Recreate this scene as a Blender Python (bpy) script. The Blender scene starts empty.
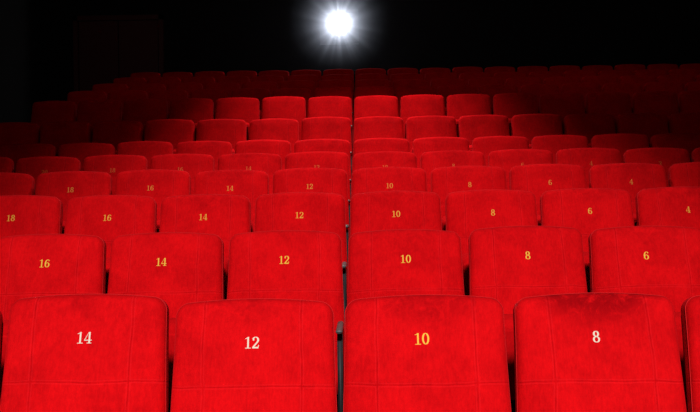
import bpy, bmesh, math, random
from mathutils import Vector, Matrix
random.seed(7)
scene = bpy.context.scene
try:
    scene.view_settings.view_transform = 'Standard'
    scene.view_settings.look = 'None'
except Exception: pass
F = 803.0
W = 0.55
CAMZ = 1.288

# ------------------------------------------------------------ node helpers
def new_mat(name):
    m = bpy.data.materials.new(name); m.use_nodes = True
    nt = m.node_tree; nt.nodes.clear()
    out = nt.nodes.new('ShaderNodeOutputMaterial')
    return m, nt, out
def N(nt, typ, **kw):
    n = nt.nodes.new(typ)
    for k, v in kw.items(): setattr(n, k, v)
    return n
def setin(nt, sock, v):
    if isinstance(v, bpy.types.NodeSocket): nt.links.new(v, sock)
    else: sock.default_value = v
def M(nt, op, a, b=0.0, c=0.0, clamp=False):
    n = N(nt, 'ShaderNodeMath', operation=op); n.use_clamp = clamp
    setin(nt, n.inputs[0], a)
    if len(n.inputs) > 1: setin(nt, n.inputs[1], b)
    if len(n.inputs) > 2: setin(nt, n.inputs[2], c)
    return n.outputs[0]
def ramp(nt, v, a, b, lo=0.0, hi=1.0):
    n = N(nt, 'ShaderNodeMapRange'); n.interpolation_type = 'SMOOTHSTEP'
    setin(nt, n.inputs[0], v)
    n.inputs[1].default_value = a; n.inputs[2].default_value = b
    n.inputs[3].default_value = lo; n.inputs[4].default_value = hi
    return n.outputs[0]
def noise(nt, vec, scale, detail=4, rough=0.6, dist=0.0, w=None):
    n = N(nt, 'ShaderNodeTexNoise')
    if w is not None:
        n.noise_dimensions = '4D'; setin(nt, n.inputs['W'], w)
    nt.links.new(vec, n.inputs['Vector'])
    n.inputs['Scale'].default_value = scale
    n.inputs['Detail'].default_value = detail
    n.inputs['Roughness'].default_value = rough
    n.inputs['Distortion'].default_value = dist
    return n.outputs[0]
def mixc(nt, f, a, b):
    n = N(nt, 'ShaderNodeMix', data_type='RGBA')
    setin(nt, n.inputs[0], f)
    setin(nt, n.inputs[6], a); setin(nt, n.inputs[7], b)
    return n.outputs[2]
def simple(name, col, rough=0.6, metal=0.0, nscale=40, namp=0.25, bump=0.0):
    m, nt, out = new_mat(name)
    p = N(nt, 'ShaderNodeBsdfPrincipled')
    tc = N(nt, 'ShaderNodeTexCoord')
    nz = noise(nt, tc.outputs['Object'], nscale)
    c1 = tuple(c*(1-namp) for c in col)+(1,); c2 = tuple(min(1, c*(1+namp)) for c in col)+(1,)
    nt.links.new(mixc(nt, nz, c1, c2), p.inputs['Base Color'])
    p.inputs['Roughness'].default_value = rough
    p.inputs['Metallic'].default_value = metal
    if bump:
        b = N(nt, 'ShaderNodeBump'); b.inputs['Strength'].default_value = bump
        b.inputs['Distance'].default_value = 0.01
        nt.links.new(nz, b.inputs['Height']); nt.links.new(b.outputs[0], p.inputs['Normal'])
    nt.links.new(p.outputs[0], out.inputs[0])
    return m

H = 0.72   # backrest length along its own axis
def velvet(name, seams):
    m, nt, out = new_mat(name)
    p = N(nt, 'ShaderNodeBsdfPrincipled')
    tc = N(nt, 'ShaderNodeTexCoord'); oi = N(nt, 'ShaderNodeObjectInfo')
    vec = tc.outputs['Object']
    rnd = M(nt, 'MULTIPLY', oi.outputs['Random'], 40.0)
    sx = N(nt, 'ShaderNodeSeparateXYZ'); nt.links.new(vec, sx.inputs[0])
    x, z = sx.outputs[0], sx.outputs[2]
    big = noise(nt, vec, 6, 4, 0.65, 0.5, rnd)
    mid = noise(nt, vec, 60, 6, 0.75, 0.3, rnd)
    mp = N(nt, 'ShaderNodeMapping'); mp.inputs['Scale'].default_value = (1, 1, .22); nt.links.new(vec, mp.inputs[0])
    nap = noise(nt, mp.outputs[0], 160, 4, 0.7, 0.2, rnd)
    fine = noise(nt, vec, 480, 3, 0.7, 0.0, rnd)
    v = M(nt, 'ADD', M(nt, 'MULTIPLY', ramp(nt, big, .3, .7), .32), M(nt, 'MULTIPLY', ramp(nt, mid, .3, .7), .2))
    v = M(nt, 'ADD', v, M(nt, 'MULTIPLY', ramp(nt, nap, .3, .7), .25))
    v = M(nt, 'ADD', v, M(nt, 'MULTIPLY', fine, .23))
    col = mixc(nt, v, (.40, .0014, .0034, 1), (.92, .0046, .0078, 1))
    h = M(nt, 'ADD', M(nt, 'MULTIPLY', mid, .0009), M(nt, 'MULTIPLY', fine, .0008))
    if seams:
        oc = N(nt, 'ShaderNodeSeparateColor'); nt.links.new(oi.outputs['Color'], oc.inputs[0])
        wear = oc.outputs[0]
        wob = M(nt, 'MULTIPLY', M(nt, 'SUBTRACT', noise(nt, vec, 5, 2, .5, 0, rnd), .5), .022)
        dx = M(nt, 'ABSOLUTE', M(nt, 'SUBTRACT', M(nt, 'ABSOLUTE', M(nt, 'ADD', x, wob)), .155))
        dz = M(nt, 'ABSOLUTE', M(nt, 'ADD', M(nt, 'SUBTRACT', z, H-.265), wob))
        dz2 = M(nt, 'ABSOLUTE', M(nt, 'ADD', M(nt, 'SUBTRACT', z, H-.49), wob))
        d = M(nt, 'MINIMUM', M(nt, 'MINIMUM', dx, dz), dz2)
        seam = ramp(nt, d, .0003, .0022, 1, 0)
        brk = ramp(nt, noise(nt, vec, 12, 3, .6, 0, rnd), .38, .58, .3, 1)
        seam = M(nt, 'MULTIPLY', seam, brk)
        col = mixc(nt, M(nt, 'MULTIPLY', seam, .34), col, (.18, .0, .001, 1))
        col = mixc(nt, M(nt, 'MULTIPLY', ramp(nt, M(nt, 'ABSOLUTE', M(nt, 'SUBTRACT', d, .0048)), 0, .0025, 1, 0), .2), col, (1, .02, .03, 1))
        h = M(nt, 'SUBTRACT', h, M(nt, 'MULTIPLY', ramp(nt, d, 0, .008, 1, 0), .0009))
        # worn head area
        st = ramp(nt, M(nt, 'SUBTRACT', z, M(nt, 'MULTIPLY', M(nt, 'MULTIPLY', x, x), 2.2)), H-.13, H-.02)
        sn = M(nt, 'ADD', noise(nt, vec, 13, 7, .8, .9, rnd), M(nt, 'MULTIPLY', wear, .10))
        st = M(nt, 'MULTIPLY', st, ramp(nt, sn, .44, .64))
        st = M(nt, 'MULTIPLY', st, wear)
        col = mixc(nt, M(nt, 'MULTIPLY', st, .74), col, (.15, .0, .002, 1))
    nt.links.new(col, p.inputs['Base Color'])
    p.inputs['Roughness'].default_value = .95
    p.inputs['Specular IOR Level'].default_value = .04
    p.inputs['Sheen Weight'].default_value = .2
    p.inputs['Sheen Roughness'].default_value = .45
    p.inputs['Sheen Tint'].default_value = (1, .025, .04, 1)
    b = N(nt, 'ShaderNodeBump'); b.inputs['Strength'].default_value = 1.0
    b.inputs['Distance'].default_value = 1.0
    nt.links.new(h, b.inputs['Height']); nt.links.new(b.outputs[0], p.inputs['Normal'])
    nt.links.new(p.outputs[0], out.inputs[0])
    return m
m_vel = velvet('red_velvet', True)
m_vel2 = velvet('red_velvet_plain', False)
m_pipe = simple('red_piping', (.66, .002, .005), .9)
m_shell = simple('dark_red_shell', (.05, .004, .005), .6)
m_metal = simple('dark_metal', (.035, .035, .04), .6, .3)
m_arm = simple('grey_armrest', (.12, .115, .115), .5)
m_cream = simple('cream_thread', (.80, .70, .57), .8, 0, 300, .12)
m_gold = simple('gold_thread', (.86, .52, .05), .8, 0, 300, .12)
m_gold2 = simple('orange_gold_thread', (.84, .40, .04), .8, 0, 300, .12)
m_dim = simple('dimmed_gold_thread', (.80, .24, .03), .8, 0, 300, .12)  # deeper tone: dimming of the farther numbers is put into the colour
m_dim2 = simple('dimmest_gold_thread', (.80, .10, .012), .8, 0, 300, .12)  # same thread, dimmed further in its colour for the next row
m_floor = simple('dark_red_carpet', (.03, .004, .005), .95, 0, 60, .4, .3)
m_wall = simple('dark_wall_fabric', (.0030, .0015, .0018), .95, 0, 20, .3, .2)
m_ceil = simple('black_ceiling', (.006, .005, .006), .95)
m_door = simple('dark_red_door', (.08, .006, .005), .6)
m_body = simple('projector_housing', (.006, .006, .007), .7)

def mesh_obj(name, me, mats, smooth=True):
    for m in mats: me.materials.append(m)
    if smooth:
        for p in me.polygons: p.use_smooth = True
    o = bpy.data.objects.new(name, me); scene.collection.objects.link(o)
    return o

# ------------------------------------------------------------ backrest slab
CROWN = .016
def bulge(x, z):
    zr = z-(H-.6)
    a = max(0.0, 1-(x/.27)**2); zz = max(0, min(1, zr/.6))
    return -.022*a*(0.55+.45*math.sin(math.pi*min(1, zz*1.05))) - .014*a*math.exp(-((zr-.25)/.2)**2)
def hwid(t, shrink=0):
    k = max(0, min(1, (t-(H-.6))/.6))
    k = k*k*(3-2*k)
    w = .2697+(.2555-.2697)*k
    return w-shrink
def slab(H0, T, re, r, shrink, crown, dobulge, NU=44, NV=46):
    us = []
    for i in range(NU+1):
        a = -1+2*i/NU
        us.append(math.copysign(math.sin(abs(a)*math.pi/2)**.9, a) if a else 0)
    ts = []
    lin = H0-r
    for j in range(NV+1):
        ts.append(lin*(0.5-0.5*math.cos(math.pi*j/NV))**.95)
    na = 14
    arc = [lin+r*math.sin(math.pi/2*k/na) for k in range(1, na+1)]
    rows = []
    for t in ts: rows.append((t, hwid(t, shrink)))
    for k, t in enumerate(arc, 1):
        rows.append((t, hwid(t, shrink)-r+r*math.cos(math.pi/2*k/na)))
    grid = [[(u*h, t+crown*(1-(u*h/.26)**2)*max(0, t/H0)**3) for u in us] for t, h in rows]
    nr, nc = len(grid), len(us)
    border = [(0, i) for i in range(nc)]+[(j, nc-1) for j in range(1, nr)]+[(nr-1, i) for i in range(nc-2, -1, -1)]+[(j, 0) for j in range(nr-2, 0, -1)]
    bp = [grid[j][i] for j, i in border]
    segs = list(zip(bp, bp[1:]+bp[:1]))
    def dist(x, z):
        best = 1e9
        for (ax, az), (bx, bz) in segs:
            vx, vz = bx-ax, bz-az; L = vx*vx+vz*vz
            k = 0 if L < 1e-14 else max(0, min(1, ((x-ax)*vx+(z-az)*vz)/L))
            q = (x-ax-k*vx)**2+(z-az-k*vz)**2
            if q < best: best = q
        return math.sqrt(best)
    bs = set(border)
    verts, fi, bi = [], {}, {}
    for j in range(nr):
        for i in range(nc):
            x, z = grid[j][i]
            d = 0 if (j, i) in bs else dist(x, z)
            q = max(0, 1-d/re)
            dep = re*(1-math.sqrt(max(0, 1-q*q)))
            dep += .013*max(0, 1-d/.09)**2 if dobulge else 0
            fi[j, i] = len(verts); verts.append((x, dep+(bulge(x, z) if dobulge else 0), z))
    for j in range(nr):
        for i in range(nc):
            x, z = grid[j][i]
            d = 0 if (j, i) in bs else dist(x, z)
            q = max(0, 1-d/re)
            bi[j, i] = len(verts); verts.append((x, T-re*(1-math.sqrt(max(0, 1-q*q))), z))
    faces = []
    for j in range(nr-1):
        for i in range(nc-1):
            faces.append((fi[j, i], fi[j, i+1], fi[j+1, i+1], fi[j+1, i]))
            faces.append((bi[j, i], bi[j+1, i], bi[j+1, i+1], bi[j, i+1]))
    n = len(border)
    for k in range(n):
        a, b = border[k], border[(k+1) % n]
        faces.append((fi[b], fi[a], bi[a], bi[b]))
    me = bpy.data.meshes.new('slab'); me.from_pydata(verts, [], faces); me.update()
    outline = [(verts[fi[b]]) for b in border]
    return me, outline

me_back, outline = slab(H, .095, .024, .040, 0, CROWN, True)
me_shell, _ = slab(H-.03, .022, .008, .035, .012, CROWN, False, 24, 20)

def tube(points, rad, seg=6):
    verts, faces = [], []
    n = len(points)
    for i, p in enumerate(points):
        a = Vector(points[max(0, i-1)]); b = Vector(points[min(n-1, i+1)])
        t = (b-a).normalized()
        s = Vector((0, 1, 0)); u = t.cross(s).normalized()
        for k in range(seg):
            an = 2*math.pi*k/seg
            verts.append(tuple(Vector(p)+rad*(math.cos(an)*s+math.sin(an)*u)))
    for i in range(n-1):
        for k in range(seg):
            a = i*seg+k; b = i*seg+(k+1) % seg
            faces.append((a, b, b+seg, a+seg))
    me = bpy.data.meshes.new('tube'); me.from_pydata(verts, [], faces); me.update()
    return me
pts = [p for p in outline if p[2] > .02]
clean = []
for p in pts:
    if not clean or (Vector(p)-Vector(clean[-1])).length > .003: clean.append(p)
me_pipe = tube([(p[0], p[1]+.001, p[2]) for p in clean], .0016)

def rbox(sx, sy, sz, bev, segs=4, taper=None):
    bm = bmesh.new(); bmesh.ops.create_cube(bm, size=1)
    for v in bm.verts:
        v.co = Vector((v.co.x*sx, v.co.y*sy, v.co.z*sz))
        if taper: taper(v)
    bmesh.ops.bevel(bm, geom=bm.edges[:], offset=bev, segments=segs, affect='EDGES', profile=.5)
    me = bpy.data.meshes.new('rbox'); bm.to_mesh(me); bm.free()
    return me
def tp(v):
    if v.co.z > 0: v.co.x *= .94
me_cush = rbox(.45, .10, .36, .035, 5, tp)
me_cush.transform(Matrix.Translation((0, 0, .18)))
me_pan = rbox(.43, .018, .33, .008, 2, tp)
me_pan.transform(Matrix.Translation((0, -.058, .17)))
def ta(v):
    if v.co.y < 0 and v.co.z < 0: v.co.z += .012
me_arm = rbox(.028, .27, .028, .010, 4, ta)
bm = bmesh.new()
def addbox(bm, x0, x1, y0, y1, z0, z1):
    r = bmesh.ops.create_cube(bm, size=1)
    for v in r['verts']:
        v.co = Vector(((x0+x1)/2+v.co.x*(x1-x0), (y0+y1)/2+v.co.y*(y1-y0), (z0+z1)/2+v.co.z*(z1-z0)))
addbox(bm, -.011, .011, -.32, -.18, .012, .575)
addbox(bm, -.014, .014, -.36, -.12, 0, .014)
addbox(bm, -.010, .010, -.185, -.02, .36, .42)
bmesh.ops.bevel(bm, geom=bm.edges[:], offset=.004, segments=2, affect='EDGES')
me_leg = bpy.data.meshes.new('leg'); bm.to_mesh(me_leg); bm.free()

for me, mt in ((me_back, m_vel), (me_shell, m_shell), (me_pipe, m_pipe), (me_cush, m_vel2), (me_pan, m_vel2), (me_arm, m_arm), (me_leg, m_metal)):
    me.materials.append(mt)
    for p in me.polygons: p.use_smooth = True

# ------------------------------------------------------------ serif numerals
THK, THN = .155, .05
def nib(dx, dy):
    L = math.hypot(dx, dy) or 1
    return THN+(THK-THN)*abs(dy/L)**1.3
def ribbon(path, closed=False, fixed=None):
    n = len(path); L, R = [], []
    for i, (x, y) in enumerate(path):
        a = path[(i-1) % n] if (closed or i) else path[0]
        b = path[(i+1) % n] if (closed or i < n-1) else path[-1]
        dx, dy = b[0]-a[0], b[1]-a[1]; l = math.hypot(dx, dy) or 1
        w = (fixed if fixed else nib(dx, dy))/2
        L.append((x-dy/l*w, y+dx/l*w)); R.append((x+dy/l*w, y-dx/l*w))
    quads = []
    m = n if closed else n-1
    for i in range(m):
        k = (i+1) % n
        quads.append((L[i], R[i], R[k], L[k]))
    return quads
def ell(cx, cy, rx, ry, a0=0, a1=360, n=28):
    return [(cx+rx*math.cos(math.radians(a0+(a1-a0)*i/n)), cy+ry*math.sin(math.radians(a0+(a1-a0)*i/n))) for i in range(n+1)]
def disc(cx, cy, r, n=14):
    return [tuple((cx+r*math.cos(2*math.pi*i/n), cy+r*math.sin(2*math.pi*i/n)) for i in range(n))]
def box(x0, x1, y0, y1): return [((x0, y0), (x1, y0), (x1, y1), (x0, y1))]
def glyph(c):
    if c == '0': return [ribbon(ell(.33, .5, .235, .46)[:-1], True)], .68
    if c == '1':
        return [box(.25, .395, .05, .98), box(.08, .57, 0, .06), [((.07, .81), (.25, .86), (.25, .93), (.07, .86))], [((.25, .86), (.395, .98), (.36, 1.0), (.25, .93))]], .60
    if c == '2':
        p = ell(.32, .72, .225, .245, 165, -40, 18)
        p += [(.36, .40), (.24, .26), (.12, .12), (.08, .05)]
        return [ribbon(p), box(.05, .58, 0, .13), [((.51, .10), (.60, .10), (.62, .30), (.57, .30))], disc(.14, .74, .075)], .68
    if c == '4':
        return [box(.395, .54, .05, .98), box(.26, .66, 0, .06), box(.02, .68, .24, .31), [((.02, .30), (.09, .30), (.43, .98), (.395, .98))]], .70
    if c == '6':
        p = ell(.43, .48, .31, .47, 70, 200, 18)
        return [ribbon(p), ribbon(ell(.35, .31, .225, .27)[:-1], True), disc(.55, .84, .07)], .70
    if c == '8':
        return [ribbon(ell(.34, .745, .185, .215)[:-1], True), ribbon(ell(.34, .27, .23, .235)[:-1], True)], .70
    return [], .6
numcache = {}
def number_mesh(s, mat, off=0):
    key = (s, mat.name, off)
    if key in numcache: return numcache[key]
    gl = [glyph(c) for c in s]; tot = sum(g[1] for g in gl)+.06*(len(s)-1)
    S = .0365; SX = .0360; x0 = -tot/2; verts, faces = [], []
    zc = H-.126; k = 0
    for polys, w in gl:
        for pl in polys:
            k += 1
            for q in pl:
                base = len(verts)
                for (px, py) in q:
                    X = (x0+px)*SX+off; Z = zc+(py-.5)*S
                    verts.append((X, bulge(X, Z)-.0012-.0001*k, Z))
                faces.append(tuple(range(base, base+len(q))))
        x0 += w+.06
    me = bpy.data.meshes.new('number'); me.from_pydata(verts, [], faces); me.update()
    me.materials.append(mat)
    numcache[key] = me
    return me

# ------------------------------------------------------------ rows
tops = [-.289, -.105, .089, .273, .444, .628, .932, 1.307, 1.585, 1.83, 2.08, 2.32]
deps = [2.583, 3.65, 4.577, 5.52, 6.447, 7.36, 8.333, 9.45, 10.6, 11.6, 12.6, 13.55]
floors = [t+CAMZ-1.0 for t in tops]
base0 = floors[0]
LEAN = math.radians(12)
def mk(name, me, parent, loc=(0, 0, 0), rot=(0, 0, 0)):
    o = bpy.data.objects.new(name, me); scene.collection.objects.link(o)
    o.parent = parent; o.location = loc; o.rotation_euler = rot
    return o
numoff = {(0, -2): .012, (0, 0): -.014, (0, 1): -.016, (1, -3): .010, (1, 2): -.030, (1, 1): -.006, (1, -2): -.008}
dz1 = {-3: .004, -2: .004, -1: .006, 0: .003, 1: .012, 2: .004}
wear1 = {-3: .3, -2: .3, -1: .3, 0: .5, 1: .9, 2: .4}
for r in range(12):
    z_f = floors[r]; y_f = deps[r]
    for i in range(-8, 13):
        # i = 0 carries number 10, i = -1 number 12
        if i < -7 and r > 4: continue
        pitch = W if (r == 0 or (r == 1 and i > 0)) else .5455
        X = (i+.5)*pitch
        px = 350+10.7+(X-.074)/y_f*F
        half = .29/y_f*F
        if px+half < -6 or px-half > 706: continue
        num = 10-2*i
        e = bpy.data.objects.new('cinema_seat', None); scene.collection.objects.link(e)
        e.empty_display_size = .1
        if r == 0 and i == -2: X += .006
        e.location = (X+random.uniform(-.0005, .0005), y_f, z_f)
        dz = random.uniform(-.005, .005); dl = random.uniform(-.8, .8)
        if r == 0: dz = {-2: .018, -1: -.004, 0: .002, 1: .002}.get(i, 0); dl *= .3
        if r == 1: dz = dz1.get(i, 0)-.004; dl *= .3
        mat = (m_gold, m_gold, m_gold2, m_dim, m_dim2, m_dim2)[min(r, 5)]
        if r == 0 and num != 10: mat = m_cream
        cname = 'white' if (r == 0 and num != 10) else ('gold' if r < 4 else 'dimmed gold')
        shown = num >= 2 and r < 5
        if shown: e['label'] = 'red velvet tip-up cinema seat with %s number %d' % (cname, num)
        else: e['label'] = 'red velvet tip-up cinema seat in a dim upper row'
        if r == 0 and num == 8: e['label'] = 'red velvet cinema seat, white number 8, worn dark top edge'
        e['category'] = 'cinema seat'; e['group'] = 'rows of red cinema seats'
        lean = LEAN+math.radians(dl)
        zb = 1.0-H*math.cos(LEAN)-CROWN+dz; yb = -H*math.sin(LEAN)
        b = mk('backrest', me_back, e, (0, yb, zb), (-lean, 0, math.radians(random.uniform(-.12, .12))))
        wr = wear1.get(i, .3) if r == 0 else random.uniform(0, .4)
        b.color = (wr, 0, 0, 1)
        mk('piping', me_pipe, b)
        mk('back_shell', me_shell, b, (0, .096, .005))
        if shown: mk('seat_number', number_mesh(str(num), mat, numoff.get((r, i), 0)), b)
        c = mk('seat_cushion', me_cush, e, (-.017, -.265, .31), (math.radians(20), 0, 0))
        mk('seat_pan', me_pan, c)
        mk('armrest', me_arm, e, (.2525, -.275, .59))
        mk('leg', me_leg, e, (.2525, 0, 0))

# ------------------------------------------------------------ setting
def struct(name, me, mat):
    o = mesh_obj(name, me, [mat], False); o['kind'] = 'structure'; return o
def boxmesh(x0, x1, y0, y1, z0, z1):
    bm = bmesh.new(); addbox(bm, x0, x1, y0, y1, z0, z1)
    me = bpy.data.meshes.new('b'); bm.to_mesh(me); bm.free(); return me
XL, XR, YB, YF, ZC = -5.9, 8.0, 15.0, -9.0, 6.0
bm = bmesh.new()
prof = [(YF, base0)]
for r in range(1, 12):
    ys = deps[r]-.50
    prof += [(ys, floors[r-1]), (ys, floors[r])]
prof += [(YB, floors[-1]), (YB, base0-.3), (YF, base0-.3)]
vl = [bm.verts.new((XL, y, z)) for y, z in prof]; vr = [bm.verts.new((XR, y, z)) for y, z in prof]
bm.faces.new(vl); bm.faces.new(vr[::-1])
for k in range(len(prof)):
    a = (k+1) % len(prof); bm.faces.new((vl[k], vr[k], vr[a], vl[a]))
bmesh.ops.recalc_face_normals(bm, faces=bm.faces[:])
me = bpy.data.meshes.new('floor'); bm.to_mesh(me); bm.free()
struct('floor', me, m_floor)
struct('wall_left', boxmesh(XL-.2, XL, YF, YB, base0-.3, ZC), m_wall)
struct('wall_right', boxmesh(XR, XR+.2, YF, YB, base0-.3, ZC), m_wall)
struct('wall_back', boxmesh(XL-.2, XR+.2, YB, YB+.2, base0-.3, ZC), m_wall)
struct('wall_front', boxmesh(XL-.2, XR+.2, YF-.2, YF, base0-.3, ZC), m_wall)
struct('ceiling', boxmesh(XL-.2, XR+.2, YF-.2, YB+.2, ZC, ZC+.2), m_ceil)
bm = bmesh.new()
f12 = floors[-1]
addbox(bm, -5.15, -4.42, YB-.05, YB, f12, f12+2.2)
addbox(bm, -4.40, -3.67, YB-.05, YB, f12, f12+2.2)
addbox(bm, -5.25, -5.17, YB-.08, YB, f12, f12+2.3)
addbox(bm, -3.65, -3.57, YB-.08, YB, f12, f12+2.3)
addbox(bm, -5.25, -3.57, YB-.08, YB, f12+2.21, f12+2.3)
addbox(bm, -4.60, -4.55, YB-.09, YB-.05, f12+.9, f12+1.2)
addbox(bm, -4.27, -4.22, YB-.09, YB-.05, f12+.9, f12+1.2)
me = bpy.data.meshes.new('door'); bm.to_mesh(me); bm.free()
struct('door_1', me, m_door)

# ------------------------------------------------------------ projector
PX, PZ = -.28, CAMZ+185/F*14.5
pe = bpy.data.objects.new('film_projector', None); scene.collection.objects.link(pe)
pe.location = (PX, YB, PZ)
pe['label'] = 'glowing film projector lens in a dark port of the rear wall'; pe['category'] = 'projector'
bm = bmesh.new()
addbox(bm, -.36, .36, -.04, 0, .26, .32); addbox(bm, -.36, .36, -.04, 0, -.32, -.26)
addbox(bm, -.36, -.30, -.04, 0, -.26, .26); addbox(bm, .30, .36, -.04, 0, -.26, .26)
addbox(bm, -.30, .30, -.02, 0, -.26, .26)
bmesh.ops.bevel(bm, geom=bm.edges[:], offset=.004, segments=2, affect='EDGES')
me = bpy.data.meshes.new('housing'); bm.to_mesh(me); bm.free(); me.materials.append(m_body)
mk('housing', me, pe)
def lathe(profile, n=48):
    verts, faces = [], []
    for (rr, y) in profile:
        for k in range(n):
            a = 2*math.pi*k/n; verts.append((rr*math.cos(a), y, rr*math.sin(a)))
    for i in range(len(profile)-1):
        for k in range(n):
            b = (k+1) % n; faces.append((i*n+k, i*n+b, (i+1)*n+b, (i+1)*n+k))
    me = bpy.data.meshes.new('lathe'); me.from_pydata(verts, [], faces); me.update(); return me
me = lathe([(.165, -.015), (.165, -.15), (.155, -.16), (.148, -.15), (.148, -.06)]); me.materials.append(m_body)
mk('lens_barrel', me, pe)
me = lathe([(.148, -.14), (.135, -.165), (.115, -.185), (.09, -.197), (.05, -.203), (.001, -.205)])
m, nt, out = new_mat('projector_light')
em = N(nt, 'ShaderNodeEmission'); em.inputs[0].default_value = (.93, .95, 1, 1); em.inputs[1].default_value = 12
nt.links.new(em.outputs[0], out.inputs[0]); me.materials.append(m)
for p in me.polygons: p.use_smooth = True
mk('lens', me, pe)
HR = 1.2
bm = bmesh.new(); bmesh.ops.create_uvsphere(bm, u_segments=32, v_segments=16, radius=HR)
bmesh.ops.bisect_plane(bm, geom=bm.verts[:]+bm.edges[:]+bm.faces[:], plane_co=(0, 0, 0), plane_no=(0, 1, 0), clear_outer=True)
ed = [e for e in bm.edges if e.is_boundary]; bmesh.ops.contextual_create(bm, geom=ed)
me = bpy.data.meshes.new('haze'); bm.to_mesh(me); bm.free()
m, nt, out = new_mat('halo_volume')  # added volume that imitates the bright halo around the lens
vs = N(nt, 'ShaderNodeVolumeScatter'); vs.inputs['Color'].default_value = (.78, .83, 1, 1); vs.inputs['Anisotropy'].default_value = .3
tc = N(nt, 'ShaderNodeTexCoord'); ln = N(nt, 'ShaderNodeVectorMath', operation='LENGTH'); nt.links.new(tc.outputs['Object'], ln.inputs[0])
fall = M(nt, 'POWER', M(nt, 'SUBTRACT', 1.0, M(nt, 'DIVIDE', ln.outputs['Value'], HR), clamp=True), 3.5)
sx = N(nt, 'ShaderNodeSeparateXYZ'); nt.links.new(tc.outputs['Object'], sx.inputs[0])
ang = M(nt, 'ARCTAN2', sx.outputs[2], sx.outputs[0])
s1 = M(nt, 'POWER', M(nt, 'ABSOLUTE', M(nt, 'SINE', M(nt, 'MULTIPLY', ang, 7.0))), 7)
s2 = M(nt, 'POWER', M(nt, 'ABSOLUTE', M(nt, 'SINE', M(nt, 'ADD', M(nt, 'MULTIPLY', ang, 12.0), .8))), 7)
st = M(nt, 'ADD', .8, M(nt, 'ADD', M(nt, 'MULTIPLY', s1, .38), M(nt, 'MULTIPLY', s2, .25)))  # starburst rays shaped into the density by angle
dn = M(nt, 'MULTIPLY', M(nt, 'MULTIPLY', fall, st), 1.8)
nt.links.new(dn, vs.inputs['Density']); nt.links.new(vs.outputs[0], out.inputs['Volume'])
me.materials.append(m)
hz = bpy.data.objects.new('halo_volume', me); scene.collection.objects.link(hz)
hz.location = (PX, YB-.22, PZ); hz['kind'] = 'stuff'; hz['label'] = 'added glow volume imitating the halo and star rays around the projector lens'; hz['category'] = 'haze'

def light(name, typ, loc, target, energy, col=(1, 1, 1), **kw):
    d = bpy.data.lights.new(name, typ); d.energy = energy; d.color = col
    for k, v in kw.items(): setattr(d, k, v)
    o = bpy.data.objects.new(name, d); scene.collection.objects.link(o)
    o.location = loc
    o.rotation_euler = (Vector(target)-Vector(loc)).to_track_quat('-Z', 'Y').to_euler()
    return o
light('projector_lamp', 'SPOT', (PX, YB-.27, PZ), (PX, 0, PZ), 85, (.88, .92, 1), shadow_soft_size=.05, spot_size=math.radians(179), spot_blend=.1)
# main stage light, high in front of the seats
light('stage_spot', 'SPOT', (0.1, -6, 5.5), (0.1, 2.0, 1.15), 4100, (1, .97, .94), shadow_soft_size=.35, spot_size=math.radians(33.5), spot_blend=.75)
# added, unseen overhead lamps that give the upper rows bright rims over darker faces
light('rim_spot', 'SPOT', (0.0, 8.7, 5.9), (0.0, 8.7, 1.9), 650, (1, .97, .94), shadow_soft_size=.06, spot_size=math.radians(66), spot_blend=.95)
light('rim_spot_lower', 'SPOT', (0.0, 6.4, 5.9), (0.0, 6.4, 1.4), 520, (1, .97, .94), shadow_soft_size=.06, spot_size=math.radians(78), spot_blend=.95)
light('rear_fill', 'AREA', (1.0, 9.5, 5.8), (1.0, 11.8, 3.0), 9, (1, .95, .92), shape='RECTANGLE', size=8, size_y=.3)  # added fill without fixtures, lifts the dim rear rows
light('screen_glow', 'AREA', (0.1, -4, 2.2), (0.1, 4, .9), 36, (1, .96, .93), shape='RECTANGLE', size=4, size_y=2)
w = bpy.data.worlds.new('World'); scene.world = w; w.use_nodes = True
w.node_tree.nodes['Background'].inputs[0].default_value = (.5, .5, .6, 1)
w.node_tree.nodes['Background'].inputs[1].default_value = .0

cd = bpy.data.cameras.new('Camera'); cam = bpy.data.objects.new('Camera', cd); scene.collection.objects.link(cam)
cd.sensor_width = 36; cd.lens = F/700*36
yaw, roll = math.atan(10.7/F), math.radians(-.8)
cam.matrix_world = Matrix.Translation((.074, 0, CAMZ)) @ Matrix.Rotation(yaw, 4, 'Z') @ Matrix.Rotation(math.pi/2, 4, 'X') @ Matrix.Rotation(roll, 4, 'Z')
scene.camera = cam
